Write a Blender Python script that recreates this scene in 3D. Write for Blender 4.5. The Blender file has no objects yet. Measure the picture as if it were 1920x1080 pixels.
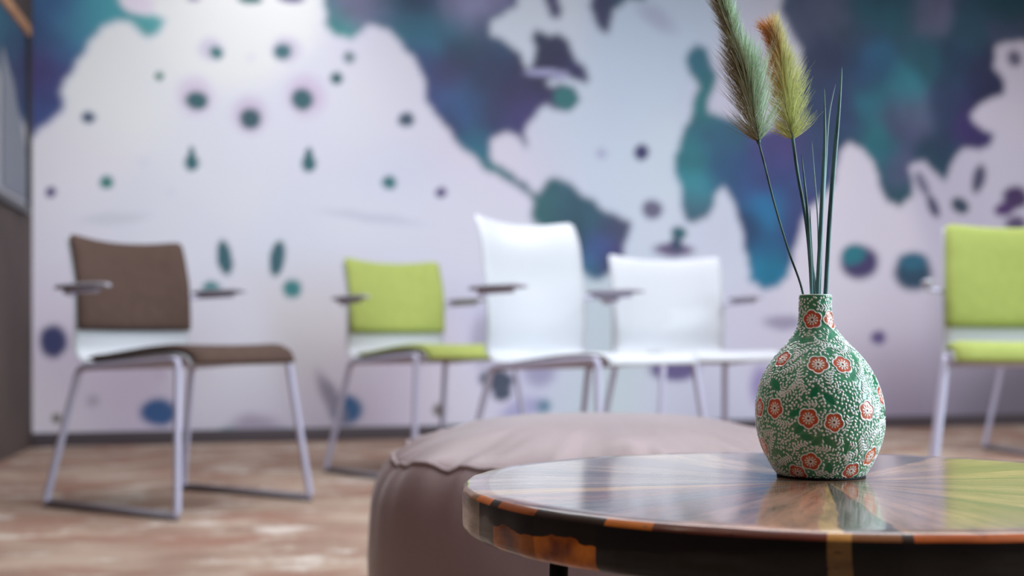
import bpy, math, random
import numpy as np
from mathutils import Vector, Matrix

random.seed(7)
rng = np.random.default_rng(11)
C = bpy.context.scene.collection
sc = bpy.context.scene
PI = math.pi

# ------------------------------------------------------------------ camera
cam_d = bpy.data.cameras.new('camera')
cam_d.sensor_width = 36.0
cam_d.lens = 46.875
cam_d.shift_y = 0.0521
cam_d.clip_start = 0.02
cam_d.dof.use_dof = True
cam_d.dof.focus_distance = 1.19
cam_d.dof.aperture_fstop = 4.4
cam = bpy.data.objects.new('camera', cam_d)
cam.location = (0, 0, 0.5)
cam.rotation_euler = (PI / 2, 0, 0)
C.objects.link(cam)
sc.camera = cam

# ------------------------------------------------------------------ world, exposure
w = bpy.data.worlds.new('world')
sc.world = w
w.use_nodes = True
w.node_tree.nodes['Background'].inputs[0].default_value = (0.72, 0.80, 1.0, 1)
w.node_tree.nodes['Background'].inputs[1].default_value = 0.25
sc.view_settings.view_transform = 'Standard'
sc.view_settings.look = 'None'
sc.view_settings.gamma = 1.0
sc.view_settings.use_curve_mapping = False
sc.view_settings.exposure = 0.0


def area(name, loc, target, sx, sy, power, col):
    d = bpy.data.lights.new(name, 'AREA')
    d.shape = 'RECTANGLE'
    d.size = sx
    d.size_y = sy
    d.energy = power
    d.color = col
    o = bpy.data.objects.new(name, d)
    o.location = loc
    o.rotation_euler = (Vector(target) - Vector(loc)).to_track_quat('-Z', 'Y').to_euler()
    C.objects.link(o)
    return o


def spot(name, loc, target, power, col, ang, blend=0.8, size=0.04):
    d = bpy.data.lights.new(name, 'SPOT')
    d.energy = power
    d.color = col
    d.spot_size = math.radians(ang)
    d.spot_blend = blend
    d.shadow_soft_size = size
    o = bpy.data.objects.new(name, d)
    o.location = loc
    o.rotation_euler = (Vector(target) - Vector(loc)).to_track_quat('-Z', 'Y').to_euler()
    C.objects.link(o)
    return o


# ceiling light panels over the seating, one added overhead fill, daylight from the glazed right side
area('overhead_area_light', (0.6, 4.0, 2.75), (0.6, 4.0, 0), 3.6, 2.2, 116, (0.90, 0.93, 1.0))
area('overhead_area_light', (3.6, 5.2, 2.75), (3.6, 5.2, 0), 2.0, 2.0, 75, (0.90, 0.93, 1.0))
area('overhead_area_light', (0.5, 2.0, 2.75), (0.5, 2.0, 0), 1.0, 1.0, 24, (0.92, 0.95, 1.0))  # added fill light to brighten the pouf top, vase and plumes
area('window_daylight', (3.6, 1.15, 1.45), (0.2, 1.3, 0.5), 2.0, 2.0, 175, (0.74, 0.91, 1.0))
area('warm_lamp_light', (-1.0, 0.9, 2.6), (0.2, 1.3, 0.4), 0.5, 0.5, 5, (1.0, 0.84, 0.62))
spot('wall_washer_light', (-0.9, 5.9, 2.7), (-1.30, 6.62, 2.1), 20, (0.98, 0.98, 1.0), 95, 1.0)


# ------------------------------------------------------------------ materials
def lin(c):
    return tuple(((v / 255.0) / 12.92 if v / 255.0 <= 0.04045 else ((v / 255.0 + 0.055) / 1.055) ** 2.4) for v in c[:3])


def mat(name, rgb=(200, 200, 200), rough=0.5, metal=0.0, coat=0.0, spec=0.5):
    m = bpy.data.materials.new(name)
    m.use_nodes = True
    b = m.node_tree.nodes['Principled BSDF']
    b.inputs['Base Color'].default_value = lin(rgb) + (1,)
    b.inputs['Roughness'].default_value = rough
    b.inputs['Metallic'].default_value = metal
    b.inputs['Coat Weight'].default_value = coat
    b.inputs['Specular IOR Level'].default_value = spec
    return m


def nd(m, kind, **kw):
    n = m.node_tree.nodes.new(kind)
    for k, v in kw.items():
        setattr(n, k, v)
    return n


def lk(m, a, b):
    m.node_tree.links.new(a, b)


def bsdf(m):
    return m.node_tree.nodes['Principled BSDF']


def noise_mix(m, rgb1, rgb2, scale, detail=3, stretch=(1, 1, 1), lo=0.35, hi=0.65, bump=0.0, bscale=None, rot=0.0):
    """base colour = noise between two colours, optional bump"""
    tc = nd(m, 'ShaderNodeTexCoord')
    mp = nd(m, 'ShaderNodeMapping')
    mp.inputs['Scale'].default_value = stretch
    mp.inputs['Rotation'].default_value = (0, 0, rot)
    lk(m, tc.outputs['Object'], mp.inputs['Vector'])
    n = nd(m, 'ShaderNodeTexNoise')
    n.inputs['Scale'].default_value = scale
    n.inputs['Detail'].default_value = detail
    lk(m, mp.outputs['Vector'], n.inputs['Vector'])
    r = nd(m, 'ShaderNodeValToRGB')
    r.color_ramp.elements[0].position = lo
    r.color_ramp.elements[0].color = lin(rgb1) + (1,)
    r.color_ramp.elements[1].position = hi
    r.color_ramp.elements[1].color = lin(rgb2) + (1,)
    lk(m, n.outputs['Fac'], r.inputs['Fac'])
    lk(m, r.outputs['Color'], bsdf(m).inputs['Base Color'])
    if bump:
        n2 = nd(m, 'ShaderNodeTexNoise')
        n2.inputs['Scale'].default_value = bscale or scale * 6
        n2.inputs['Detail'].default_value = 4
        lk(m, tc.outputs['Object'], n2.inputs['Vector'])
        bp = nd(m, 'ShaderNodeBump')
        bp.inputs['Strength'].default_value = bump
        bp.inputs['Distance'].default_value = 0.002
        lk(m, n2.outputs['Fac'], bp.inputs['Height'])
        lk(m, bp.outputs['Normal'], bsdf(m).inputs['Normal'])
    return r


def vcol_mat(name, rough, coat=0.0, layer='paint'):
    m = mat(name, rough=rough, coat=coat)
    a = nd(m, 'ShaderNodeVertexColor', layer_name=layer)
    lk(m, a.outputs['Color'], bsdf(m).inputs['Base Color'])
    return m


# ------------------------------------------------------------------ mesh helpers
def link_mesh(name, verts, faces, m, parent=None, smooth=True, mats=None, fmat=None):
    me = bpy.data.meshes.new(name)
    me.from_pydata([tuple(v) for v in verts], [], faces)
    for mm in (mats or [m]):
        me.materials.append(mm)
    if fmat is not None:
        me.polygons.foreach_set('material_index', fmat)
    me.polygons.foreach_set('use_smooth', [smooth] * len(me.polygons))
    me.update()
    o = bpy.data.objects.new(name, me)
    C.objects.link(o)
    if parent:
        o.parent = parent
    return o


def grid_mesh(name, P, m, parent=None, wrap_u=False, colors=None):
    """P: (rows, cols, 3) numpy grid"""
    R, K = P.shape[:2]
    me = bpy.data.meshes.new(name)
    idx = np.arange(R * K).reshape(R, K)
    if wrap_u:
        a = idx[:-1, :]
        b = np.roll(idx, -1, 1)[:-1, :]
        c = np.roll(idx, -1, 1)[1:, :]
        d = idx[1:, :]
    else:
        a, b, c, d = idx[:-1, :-1], idx[:-1, 1:], idx[1:, 1:], idx[1:, :-1]
    q = np.stack([a, b, c, d], -1).reshape(-1, 4)
    me.vertices.add(R * K)
    me.vertices.foreach_set('co', P.reshape(-1).astype(np.float32))
    me.loops.add(q.size)
    me.loops.foreach_set('vertex_index', q.reshape(-1).astype(np.int32))
    me.polygons.add(len(q))
    me.polygons.foreach_set('loop_start', np.arange(0, q.size, 4, dtype=np.int32))
    me.polygons.foreach_set('use_smooth', np.ones(len(q), dtype=bool))
    me.materials.append(m)
    if colors is not None:
        at = me.color_attributes.new('paint', 'FLOAT_COLOR', 'POINT')
        rgba = np.ones((R * K, 4), np.float32)
        rgba[:, :3] = colors.reshape(-1, 3)
        at.data.foreach_set('color', rgba.reshape(-1))
    me.update()
    me.validate()
    o = bpy.data.objects.new(name, me)
    C.objects.link(o)
    if parent:
        o.parent = parent
    return o


def fillet(pts, r, n=5, closed=False):
    pts = [Vector(p) for p in pts]
    out = []
    N = len(pts)
    for i, p in enumerate(pts):
        if not closed and i in (0, N - 1):
            out.append(p)
            continue
        a, b = pts[i - 1], pts[(i + 1) % N]
        d1, d2 = (a - p), (b - p)
        rr = min(r, d1.length * 0.45, d2.length * 0.45)
        s, e = p + d1.normalized() * rr, p + d2.normalized() * rr
        for k in range(n + 1):
            t = k / n
            out.append(s * (1 - t) ** 2 + p * 2 * t * (1 - t) + e * t * t)
    return out


def tube_data(pts, rad, sides=10, closed=False, flat=1.0, base=0):
    """verts, faces of a tube along pts; rad: number or list; flat squashes one axis"""
    pts = [Vector(p) for p in pts]
    N = len(pts)
    V, F = [], []
    up = None
    for i, p in enumerate(pts):
        if closed:
            t = (pts[(i + 1) % N] - pts[i - 1]).normalized()
        else:
            t = (pts[min(i + 1, N - 1)] - pts[max(i - 1, 0)]).normalized()
        if up is None:
            up = Vector((0, 0, 1)) if abs(t.z) < 0.9 else Vector((1, 0, 0))
        sd = t.cross(up).normalized()
        up = sd.cross(t).normalized()
        r = rad[i] if isinstance(rad, (list, tuple)) else rad
        for k in range(sides):
            a = 2 * PI * k / sides
            V.append(p + sd * (r * math.cos(a)) + up * (r * flat * math.sin(a)))
    for i in range(N if closed else N - 1):
        for k in range(sides):
            a = i * sides + k
            b = i * sides + (k + 1) % sides
            c = ((i + 1) % N) * sides + (k + 1) % sides
            d = ((i + 1) % N) * sides + k
            F.append((base + a, base + b, base + c, base + d))
    if not closed:
        F.append(tuple(base + k for k in reversed(range(sides))))
        F.append(tuple(base + (N - 1) * sides + k for k in range(sides)))
    return V, F


def tube(name, pts, rad, m, parent=None, sides=10, closed=False, flat=1.0):
    V, F = tube_data(pts, rad, sides, closed, flat)
    return link_mesh(name, V, F, m, parent)


def box_data(c, s, bev=0.0, base=0):
    x, y, z = s[0] / 2, s[1] / 2, s[2] / 2
    V = [Vector((c[0] + a * x, c[1] + b * y, c[2] + d * z)) for a in (-1, 1) for b in (-1, 1) for d in (-1, 1)]
    F = [(0, 1, 3, 2), (4, 6, 7, 5), (0, 4, 5, 1), (2, 3, 7, 6), (0, 2, 6, 4), (1, 5, 7, 3)]
    return V, [tuple(base + i for i in f) for f in F]


def bevel(o, wd, seg=3):
    b = o.modifiers.new('bevel', 'BEVEL')
    b.width = wd
    b.segments = seg
    b.limit_method = 'ANGLE'
    return o


def box(name, c, s, m, parent=None, bev=0.0):
    V, F = box_data(c, s)
    o = link_mesh(name, V, F, m, parent, smooth=bev > 0)
    if bev:
        bevel(o, bev)
    return o


def prism(name, poly, y0, y1, m, parent=None):
    """2d polygon (x,z) extruded y0..y1"""
    n = len(poly)
    V = [(x, y0, z) for x, z in poly] + [(x, y1, z) for x, z in poly]
    F = [tuple(range(n)), tuple(reversed(range(n, 2 * n)))] + [(i, i + n, (i + 1) % n + n, (i + 1) % n) for i in range(n)]
    return link_mesh(name, V, F, m, parent, smooth=False)


def thing(name, label, cat, loc=(0, 0, 0), rotz=0, group=None):
    o = bpy.data.objects.new(name, None)
    o.empty_display_size = 0.1
    C.objects.link(o)
    o.location = loc
    o.rotation_euler = (0, 0, rotz)
    return tag(o, label, cat, group)


def tag(o, label, cat, group=None):
    o['label'] = label
    o['category'] = cat
    if group:
        o['group'] = group
    return o


def structure(o):
    o['kind'] = 'structure'
    return o


# ------------------------------------------------------------------ room
CX, CY = -2.27, 6.31                       # far left corner of the room
UX, UY = 0.9537, 0.3007                    # direction of the mural wall
WL, WH = 9.0, 2.8
# mural layout in metres on the wall: s along the wall from the corner, z up
LAND=[[(-0.073,2.361),(-0.073,1.355),(-0.013,1.459),(0.034,1.511),(0.118,1.579),(0.142,1.643),(0.149,1.746),(0.19,1.837),(0.251,1.943),(0.324,2.017),(0.386,2.036),(0.472,2.029),(0.522,1.974),(0.585,2.005),(0.63,2.073),(0.547,2.085),(0.435,2.084),(0.398,2.146),(0.398,2.403)],[(1.433,2.495),(1.392,2.236),(1.413,2.143),(1.399,2.102),(1.447,2.051),(1.515,2.013),(1.556,2.072),(1.625,2.104),(1.708,2.097),(1.763,2.032),(1.833,1.968),(1.89,1.889),(1.918,1.822),(1.918,1.74),(1.961,1.673),(2.032,1.594),(2.089,1.527),(2.161,1.46),(2.234,1.394),(2.321,1.362),(2.424,1.309),(2.506,1.256),(2.543,1.264),(2.513,1.298),(2.424,1.352),(2.351,1.398),(2.277,1.437),(2.248,1.506),(2.277,1.577),(2.351,1.609),(2.424,1.598),(2.454,1.515),(2.476,1.53),(2.454,1.642),(2.513,1.701),(2.558,1.763),(2.641,1.747),(2.716,1.757),(2.744,1.81),(2.716,1.861),(2.588,1.864),(2.558,1.888),(2.679,1.906),(2.8,1.87),(2.815,1.91),(2.754,1.999),(2.701,2.081),(2.648,2.134),(2.588,2.13),(2.528,2.176),(2.506,2.125),(2.506,2.026),(2.491,1.933),(2.439,1.958),(2.417,2.027),(2.351,2.072),(2.277,2.102),(2.266,2.171),(2.321,2.217),(2.41,2.259),(2.395,2.581)],[(2.513,1.263),(2.491,1.135),(2.588,1.039),(2.739,0.899),(2.831,0.837),(3.016,0.89),(3.024,0.962),(3.039,1.063),(3.055,1.136),(2.938,1.191),(2.831,1.252),(2.739,1.31),(2.679,1.34),(2.603,1.362),(2.558,1.335)],[(2.536,2.452),(2.558,2.284),(2.596,2.216),(2.641,2.219),(2.656,2.306),(2.633,2.46)],[(2.815,2.475),(2.831,2.29),(2.869,2.207),(2.91,2.155),(2.941,2.212),(2.969,2.286),(3.031,2.341),(3.141,2.35),(3.156,2.504)],[(3.379,2.031),(3.427,2.137),(3.508,2.106),(3.572,1.962),(3.524,1.856),(3.524,1.768),(3.687,1.724),(3.852,1.695),(3.953,1.73),(4.02,1.823),(4.02,1.929),(4.105,2.039),(4.088,2.159),(4.02,2.259),(3.953,2.36),(4.02,2.65),(6.223,2.84),(6.223,2.316),(5.522,2.301),(5.39,2.245),(5.39,2.134),(5.466,2.059),(5.447,1.962),(5.278,1.921),(5.223,1.84),(5.26,1.763),(5.39,1.721),(5.334,1.64),(5.167,1.632),(5.075,1.534),(5.057,1.44),(4.947,1.498),(4.911,1.559),(4.803,1.524),(4.839,1.432),(4.821,1.338),(4.749,1.277),(4.66,1.302),(4.607,1.393),(4.572,1.514),(4.501,1.604),(4.414,1.638),(4.345,1.566),(4.293,1.382),(4.122,1.225),(4.088,1.103),(4.045,0.952),(4.003,0.853),(3.927,0.803),(3.852,0.799),(3.778,0.85),(3.74,0.961),(3.717,1.139),(3.671,1.271),(3.605,1.34),(3.556,1.312),(3.546,1.245),(3.516,1.175),(3.387,1.168),(3.356,1.247),(3.359,1.349),(3.318,1.421),(3.318,1.523),(3.371,1.642),(3.419,1.733),(3.419,1.821),(3.459,1.897)]]
LANDCOL=[(0.215,2.004,85,160,172),(0.094,2.072,70,110,150),(0.07,1.741,74,66,125),(0.034,1.789,90,60,120),(0.058,1.576,78,90,150),(0.337,2.026,80,160,165),(0.547,2.028,96,165,162),(0.166,1.886,70,110,150),(0.034,1.966,60,80,120),(0.118,1.642,70,80,130),(1.406,2.102,50,125,125),(1.501,2.028,80,165,155),(1.556,2.208,140,125,150),(1.611,2.185,165,150,175),(1.722,2.193,60,90,115),(1.862,2.231,50,70,100),(1.749,2.1,55,125,135),(1.918,2.098,50,120,135),(2.06,2.122,50,110,125),(2.089,2.221,150,135,160),(2.205,2.229,160,145,170),(2.263,2.122,60,85,110),(1.89,1.958,55,75,115),(2.06,1.997,50,70,100),(2.263,1.954,52,62,98),(2.032,1.87,75,50,95),(2.112,1.758,66,115,165),(1.918,1.822,60,70,120),(2.38,1.821,60,50,95),(2.439,1.711,78,58,115),(2.292,1.676,58,60,105),(2.032,1.649,48,60,105),(2.176,1.531,40,112,135),(2.205,1.448,40,120,130),(2.292,1.396,50,125,120),(2.41,1.33,50,100,110),(2.499,1.884,62,50,92),(2.588,2.003,60,52,90),(2.558,2.114,62,66,98),(2.77,1.9,68,60,105),(2.205,1.811,50,60,95),(2.573,1.223,62,125,120),(2.679,1.24,55,95,110),(2.8,1.187,55,100,110),(2.969,1.105,82,85,105),(2.861,0.988,78,95,155),(2.969,0.903,88,55,105),(2.831,0.887,55,120,135),(2.739,1.071,50,100,108),(2.603,2.287,95,85,115),(2.907,2.282,78,74,108),(2.907,2.195,85,80,112),(3.078,2.352,50,110,115),(3.459,2.088,60,130,140),(3.491,1.825,45,125,125),(3.411,1.498,45,128,130),(3.427,1.366,70,160,165),(3.443,1.235,80,110,122),(3.589,1.623,55,110,130),(3.769,1.438,62,88,135),(3.621,1.447,52,100,135),(3.986,1.611,95,78,135),(3.886,1.517,90,85,140),(3.919,1.234,40,145,185),(4.054,1.223,80,75,125),(3.769,1.125,45,72,110),(4.037,1.102,62,66,115),(3.869,0.919,32,140,160),(3.886,1.038,45,105,145),(3.953,1.4,70,80,130),(4.224,2.137,56,66,102),(4.088,2.249,90,92,115),(4.293,2.355,105,108,130),(4.537,2.403,42,100,115),(4.785,2.422,45,105,118),(4.432,2.273,62,82,108),(4.929,2.401,130,125,148),(4.293,1.838,52,68,105),(4.501,2.063,50,75,108),(4.554,2.097,48,115,145),(4.565,1.883,44,122,132),(4.572,1.668,46,128,130),(4.397,1.691,55,80,110),(4.785,1.951,62,145,155),(4.839,1.836,118,115,142),(4.714,1.798,90,90,120),(5.038,1.877,58,72,102),(5.112,2.164,52,80,105),(4.929,2.183,50,105,120),(5.223,2.328,60,100,115),(5.447,2.344,88,98,120),(5.447,2.503,45,95,108),(5.223,1.761,78,58,110),(5.038,1.596,55,75,100),(4.984,1.515,45,90,100),(4.749,1.351,46,98,102),(4.731,1.474,105,98,125),(4.607,1.516,50,118,125),(5.353,1.989,58,60,95),(5.334,2.114,62,68,98),(4.19,1.56,66,80,120)]
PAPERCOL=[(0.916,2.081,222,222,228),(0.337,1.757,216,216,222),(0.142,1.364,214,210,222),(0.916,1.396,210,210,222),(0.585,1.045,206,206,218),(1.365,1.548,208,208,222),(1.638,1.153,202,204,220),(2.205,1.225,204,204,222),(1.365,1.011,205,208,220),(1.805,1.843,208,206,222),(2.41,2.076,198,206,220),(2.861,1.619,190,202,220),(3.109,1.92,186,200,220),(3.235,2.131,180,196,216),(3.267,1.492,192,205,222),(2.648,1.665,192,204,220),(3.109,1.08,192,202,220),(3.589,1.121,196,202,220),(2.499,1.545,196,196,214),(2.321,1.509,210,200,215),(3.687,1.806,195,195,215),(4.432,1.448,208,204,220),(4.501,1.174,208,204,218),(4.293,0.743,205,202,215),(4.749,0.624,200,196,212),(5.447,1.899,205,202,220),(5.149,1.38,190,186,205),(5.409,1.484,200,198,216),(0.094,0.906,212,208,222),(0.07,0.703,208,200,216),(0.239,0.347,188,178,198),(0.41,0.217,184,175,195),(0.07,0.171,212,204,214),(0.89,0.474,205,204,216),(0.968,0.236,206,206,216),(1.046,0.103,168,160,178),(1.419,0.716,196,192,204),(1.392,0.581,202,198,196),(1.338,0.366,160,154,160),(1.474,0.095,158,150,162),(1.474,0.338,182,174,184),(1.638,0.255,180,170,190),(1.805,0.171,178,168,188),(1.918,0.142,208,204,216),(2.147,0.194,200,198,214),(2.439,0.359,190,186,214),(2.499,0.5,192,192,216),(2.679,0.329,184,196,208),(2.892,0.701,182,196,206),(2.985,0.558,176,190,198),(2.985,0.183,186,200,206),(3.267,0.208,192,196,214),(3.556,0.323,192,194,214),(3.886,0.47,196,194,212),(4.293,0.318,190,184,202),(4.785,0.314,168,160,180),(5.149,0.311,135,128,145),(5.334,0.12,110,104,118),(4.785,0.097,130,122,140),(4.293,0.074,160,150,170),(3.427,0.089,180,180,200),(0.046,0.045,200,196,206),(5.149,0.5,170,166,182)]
SPOTS=[(0.829,1.94,0.061,0.058,0,170,158,186,0.8),(0.857,1.924,0.036,0.031,-0.5,52,120,124,0.5),(1.194,1.959,0.072,0.064,0,165,150,180,0.8),(1.176,1.945,0.047,0.04,0.4,56,112,122,0.5),(0.585,1.787,0.02,0.021,0,38,116,100,0.5),(1.452,1.83,0.033,0.033,0,40,98,104,0.5),(0.752,1.703,0.082,0.094,0,186,160,190,0.8),(0.759,1.682,0.054,0.047,0,46,98,106,0.4),(1.293,1.733,0.097,0.101,0,186,155,188,0.8),(1.277,1.713,0.061,0.056,0,46,98,108,0.4),(1.015,1.622,0.081,0.09,0,176,148,180,0.8),(1.018,1.606,0.052,0.053,0,48,88,100,0.4),(0.251,1.57,0.034,0.028,0,72,92,118,0.6),(1.811,1.638,0.042,0.038,0,58,84,108,0.6),(0.731,1.372,0.036,0.042,0,44,104,112,0.3),(0.731,1.414,0.018,0.042,0,44,104,112,0.3),(1.309,1.396,0.038,0.043,0,44,104,112,0.3),(1.309,1.439,0.019,0.042,0,44,104,112,0.3),(0.337,1.267,0.034,0.031,0,36,128,116,0.5),(1.722,1.317,0.039,0.035,0,42,116,124,0.5),(0.082,1.207,0.024,0.023,0,84,70,128,0.5),(1.998,1.271,0.031,0.028,0,84,70,128,0.5),(0.893,0.911,0.039,0.089,0.18,46,98,110,0.25),(1.154,0.915,0.04,0.091,-0.18,46,98,110,0.25),(0.826,0.76,0.044,0.036,0,58,136,140,0.5),(1.226,0.764,0.048,0.046,0,48,130,134,0.5),(0.094,0.5,0.063,0.081,0,58,62,112,0.4),(0.577,0.155,0.086,0.068,0,52,92,146,0.4),(1.501,0.154,0.088,0.073,0,46,88,132,0.4),(0.113,0.132,0.022,0.025,0,110,110,100,0.6),(1.983,0.146,0.035,0.034,0,112,104,98,0.6),(1.015,2.199,0.063,0.026,0,44,110,110,0.4),(1.218,2.22,0.069,0.027,0,110,105,150,0.6),(0.742,2.183,0.035,0.021,0,150,140,165,0.6),(0.49,2.132,0.075,0.052,0,214,204,218,0.5),(1.515,1.94,0.033,0.032,0,120,140,150,0.6),(2.679,1.801,0.072,0.065,0,46,120,124,0.4),(2.552,1.927,0.102,0.022,0.05,150,150,188,0.6),(2.654,1.913,0.043,0.023,0.4,150,150,184,0.6),(2.883,1.513,0.034,0.032,0,165,172,198,0.7),(3.119,1.529,0.047,0.044,0,62,60,112,0.4),(3.179,1.221,0.063,0.055,0,112,110,140,0.5),(3.21,2.264,0.121,0.058,-0.5,150,155,182,0.8),(3.34,1.094,0.048,0.038,0,48,104,118,0.5),(3.312,1.003,0.121,0.038,0,110,96,134,0.6),(3.324,1.032,0.039,0.041,0,60,80,110,0.5),(4.473,0.953,0.127,0.098,0,76,68,116,0.4),(4.432,0.995,0.083,0.055,0.3,42,130,146,0.5),(4.828,0.897,0.13,0.106,0,52,84,110,0.4),(4.828,0.966,0.101,0.056,0,52,112,140,0.6),(4.596,0.522,0.054,0.04,0,112,100,150,0.5),(3.315,0.348,0.147,0.07,0,108,98,148,0.4),(3.852,0.246,0.074,0.12,0,142,132,176,0.8),(3.003,0.673,0.044,0.127,0,110,122,136,0.6),(3.986,0.608,0.122,0.042,0,150,145,168,0.7),(2.292,0.298,0.1,0.056,-0.1,72,82,104,0.3),(2.321,0.231,0.053,0.045,0,76,86,108,0.4),(2.534,0.342,0.09,0.079,0,150,148,178,0.8),(2.546,0.155,0.054,0.039,0,96,140,164,0.7),(2.424,0.134,0.119,0.056,0.4,160,158,194,0.8),(5.53,2.19,0.053,0.051,0,120,118,146,0.6),(4.966,1.293,0.036,0.075,0.5,92,92,122,0.5),(5.149,1.298,0.066,0.044,-0.4,64,84,104,0.5),(5.278,1.463,0.045,0.089,-0.3,92,94,122,0.6),(5.462,1.289,0.076,0.041,0.3,96,70,128,0.5),(5.541,1.361,0.092,0.071,0,84,66,112,0.5),(5.541,1.202,0.077,0.051,0,110,100,136,0.6),(4.893,1.418,0.036,0.081,0.5,130,128,156,0.7),(0.916,0.047,0.052,0.032,0,96,150,152,0.6),(1.157,0.042,0.058,0.032,0,92,148,152,0.6),(1.046,0.076,0.122,0.064,0,150,142,160,0.7),(1.425,0.209,0.043,0.14,0.5,132,124,140,0.8),(0.635,1.228,0.025,0.016,0,198,198,210,0.8),(0.373,1.091,0.149,0.031,0.1,196,196,206,0.9),(1.638,1.131,0.252,0.025,-0.1,190,192,206,0.9),(0.505,1.374,0.03,0.025,0,204,202,214,0.8),(1.02,1.908,0.021,0.021,0,200,198,208,0.8),(0.472,0.474,0.065,0.036,0.6,170,160,180,0.8),(0.275,0.214,0.03,0.03,0,164,156,172,0.8),(0.585,0.344,0.04,0.037,0,182,172,192,0.8),(2.219,0.5,0.064,0.14,0,160,158,180,0.8)]


def inpoly(S, Z, poly):
    ins = np.zeros(S.shape, bool)
    n = len(poly)
    for i in range(n):
        x1, y1 = poly[i]
        x2, y2 = poly[(i + 1) % n]
        if y1 == y2:
            continue
        cnd = ((y1 > Z) != (y2 > Z)) & (S < (x2 - x1) * (Z - y1) / (y2 - y1) + x1)
        ins ^= cnd
    return ins


def vnoise(S, Z, f, seed):
    g = np.random.default_rng(seed).random((96, 96))
    x, y = S * f + 3.3, Z * f + 7.7
    xi, yi = np.floor(x).astype(int), np.floor(y).astype(int)
    fx, fy = x - xi, y - yi
    fx, fy = fx * fx * (3 - 2 * fx), fy * fy * (3 - 2 * fy)
    G = lambda a, b: g[a % 96, b % 96]
    return (G(xi, yi) * (1 - fx) + G(xi + 1, yi) * fx) * (1 - fy) + (G(xi, yi + 1) * (1 - fx) + G(xi + 1, yi + 1) * fx) * fy


def col_field(S, Z, pts, sig):
    num = np.zeros(S.shape + (3,))
    den = np.zeros(S.shape) + 1e-9
    for p in pts:
        d2 = (S - p[0]) ** 2 + (Z - p[1]) ** 2
        wgt = np.exp(-d2 / (2 * sig * sig)) + 2e-4 / (d2 + 0.05)
        num += wgt[..., None] * np.array(lin(p[2:5]))
        den += wgt
    return num / den[..., None]


def mural():
    s = np.arange(0, WL + 0.001, 0.0135)
    z = np.arange(0.0, WH + 0.001, 0.0135)
    S, Z = np.meshgrid(s, z)
    # ragged watercolour edges
    Sw = S + (vnoise(S, Z, 9, 1) - .5) * .028 + (vnoise(S, Z, 24, 2) - .5) * .02
    Zw = Z + (vnoise(S, Z, 9, 3) - .5) * .028 + (vnoise(S, Z, 24, 4) - .5) * .02
    land = np.zeros(S.shape, bool)
    for p in LAND:
        land |= inpoly(Sw, Zw, p)
    mask = land.astype(float)
    for _ in range(2):
        mk = np.pad(mask, 1, mode='edge')
        mask = (mk[:-2, 1:-1] + mk[2:, 1:-1] + mk[1:-1, :-2] + mk[1:-1, 2:] + mk[1:-1, 1:-1]) / 5
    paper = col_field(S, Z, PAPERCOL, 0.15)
    paper *= (0.97 + 0.06 * vnoise(S, Z, 3, 8))[..., None]
    ink = col_field(Sw, Zw, LANDCOL, 0.07)
    v = vnoise(S, Z, 5, 5) * .6 + vnoise(S, Z, 13, 6) * .4
    ink = ink * (0.72 + 0.5 * v)[..., None]
    ink[..., 1] *= 0.92 + 0.16 * vnoise(S, Z, 4, 7)
    ink = ink ** 1.08 * np.array((0.62, 0.76, 0.90))
    col = paper * (1 - mask[..., None]) + ink * mask[..., None]
    for (a, b, rx, ry, ang, r, g, bl, soft) in SPOTS:
        dx, dz = Sw * .3 + S * .7 - a, Zw * .3 + Z * .7 - b
        ca, sa = math.cos(ang), math.sin(ang)
        q = np.sqrt(((dx * ca + dz * sa) / rx) ** 2 + ((-dx * sa + dz * ca) / ry) ** 2)
        t = np.clip((1 + soft * .6 - q) / (soft * 1.2 + .05), 0, 1)
        t = t * t * (3 - 2 * t) * (0.55 if soft >= 0.8 and b > 1.2 else 1.0)
        col = col * (1 - t[..., None]) + np.array(lin((r, g, bl))) * (0.74 if r + g + bl < 420 else 1.0) * t[..., None]
    P = np.zeros(S.shape + (3,))
    P[..., 0] = CX + UX * S
    P[..., 1] = CY + UY * S
    P[..., 2] = Z
    m = vcol_mat('mural_print', 0.55)
    return structure(grid_mesh('wall_back', P, m, colors=np.clip(col * 1.22, 0, 0.86)))


mural()
L0 = (CX, CY)
LD = (0.182, -0.983)                        # left wall runs from the corner towards the viewer
L1 = (CX + LD[0] * 9.6, CY + LD[1] * 9.6)
R0 = (CX + UX * WL, CY + UY * WL)
R1 = (R0[0] + 0.1, L1[1])


def wall(name, a, b, m, h=WH):
    V = [(a[0], a[1], 0), (b[0], b[1], 0), (b[0], b[1], h), (a[0], a[1], h)]
    return structure(link_mesh(name, V, [(0, 1, 2, 3)], m, smooth=False))


m_taupe = mat('taupe_wall', (112, 96, 88), 0.8)
noise_mix(m_taupe, (70, 57, 53), (82, 68, 63), 3, 4, bump=0.2, bscale=80)
m_dim = mat('grey_wall', (120, 112, 108), 0.85)
m_ceil = mat('ceiling_paint', (225, 224, 222), 0.9)
wall('wall_left', L0, L1, m_taupe)
wall('wall_right', R0, R1, m_dim)
wall('wall_front', L1, R1, m_dim)
structure(link_mesh('ceiling', [(L0[0], L0[1], WH), (R0[0], R0[1], WH), (R1[0], R1[1], WH), (L1[0], L1[1], WH)], [(0, 1, 2, 3)], m_ceil, smooth=False))

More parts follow.
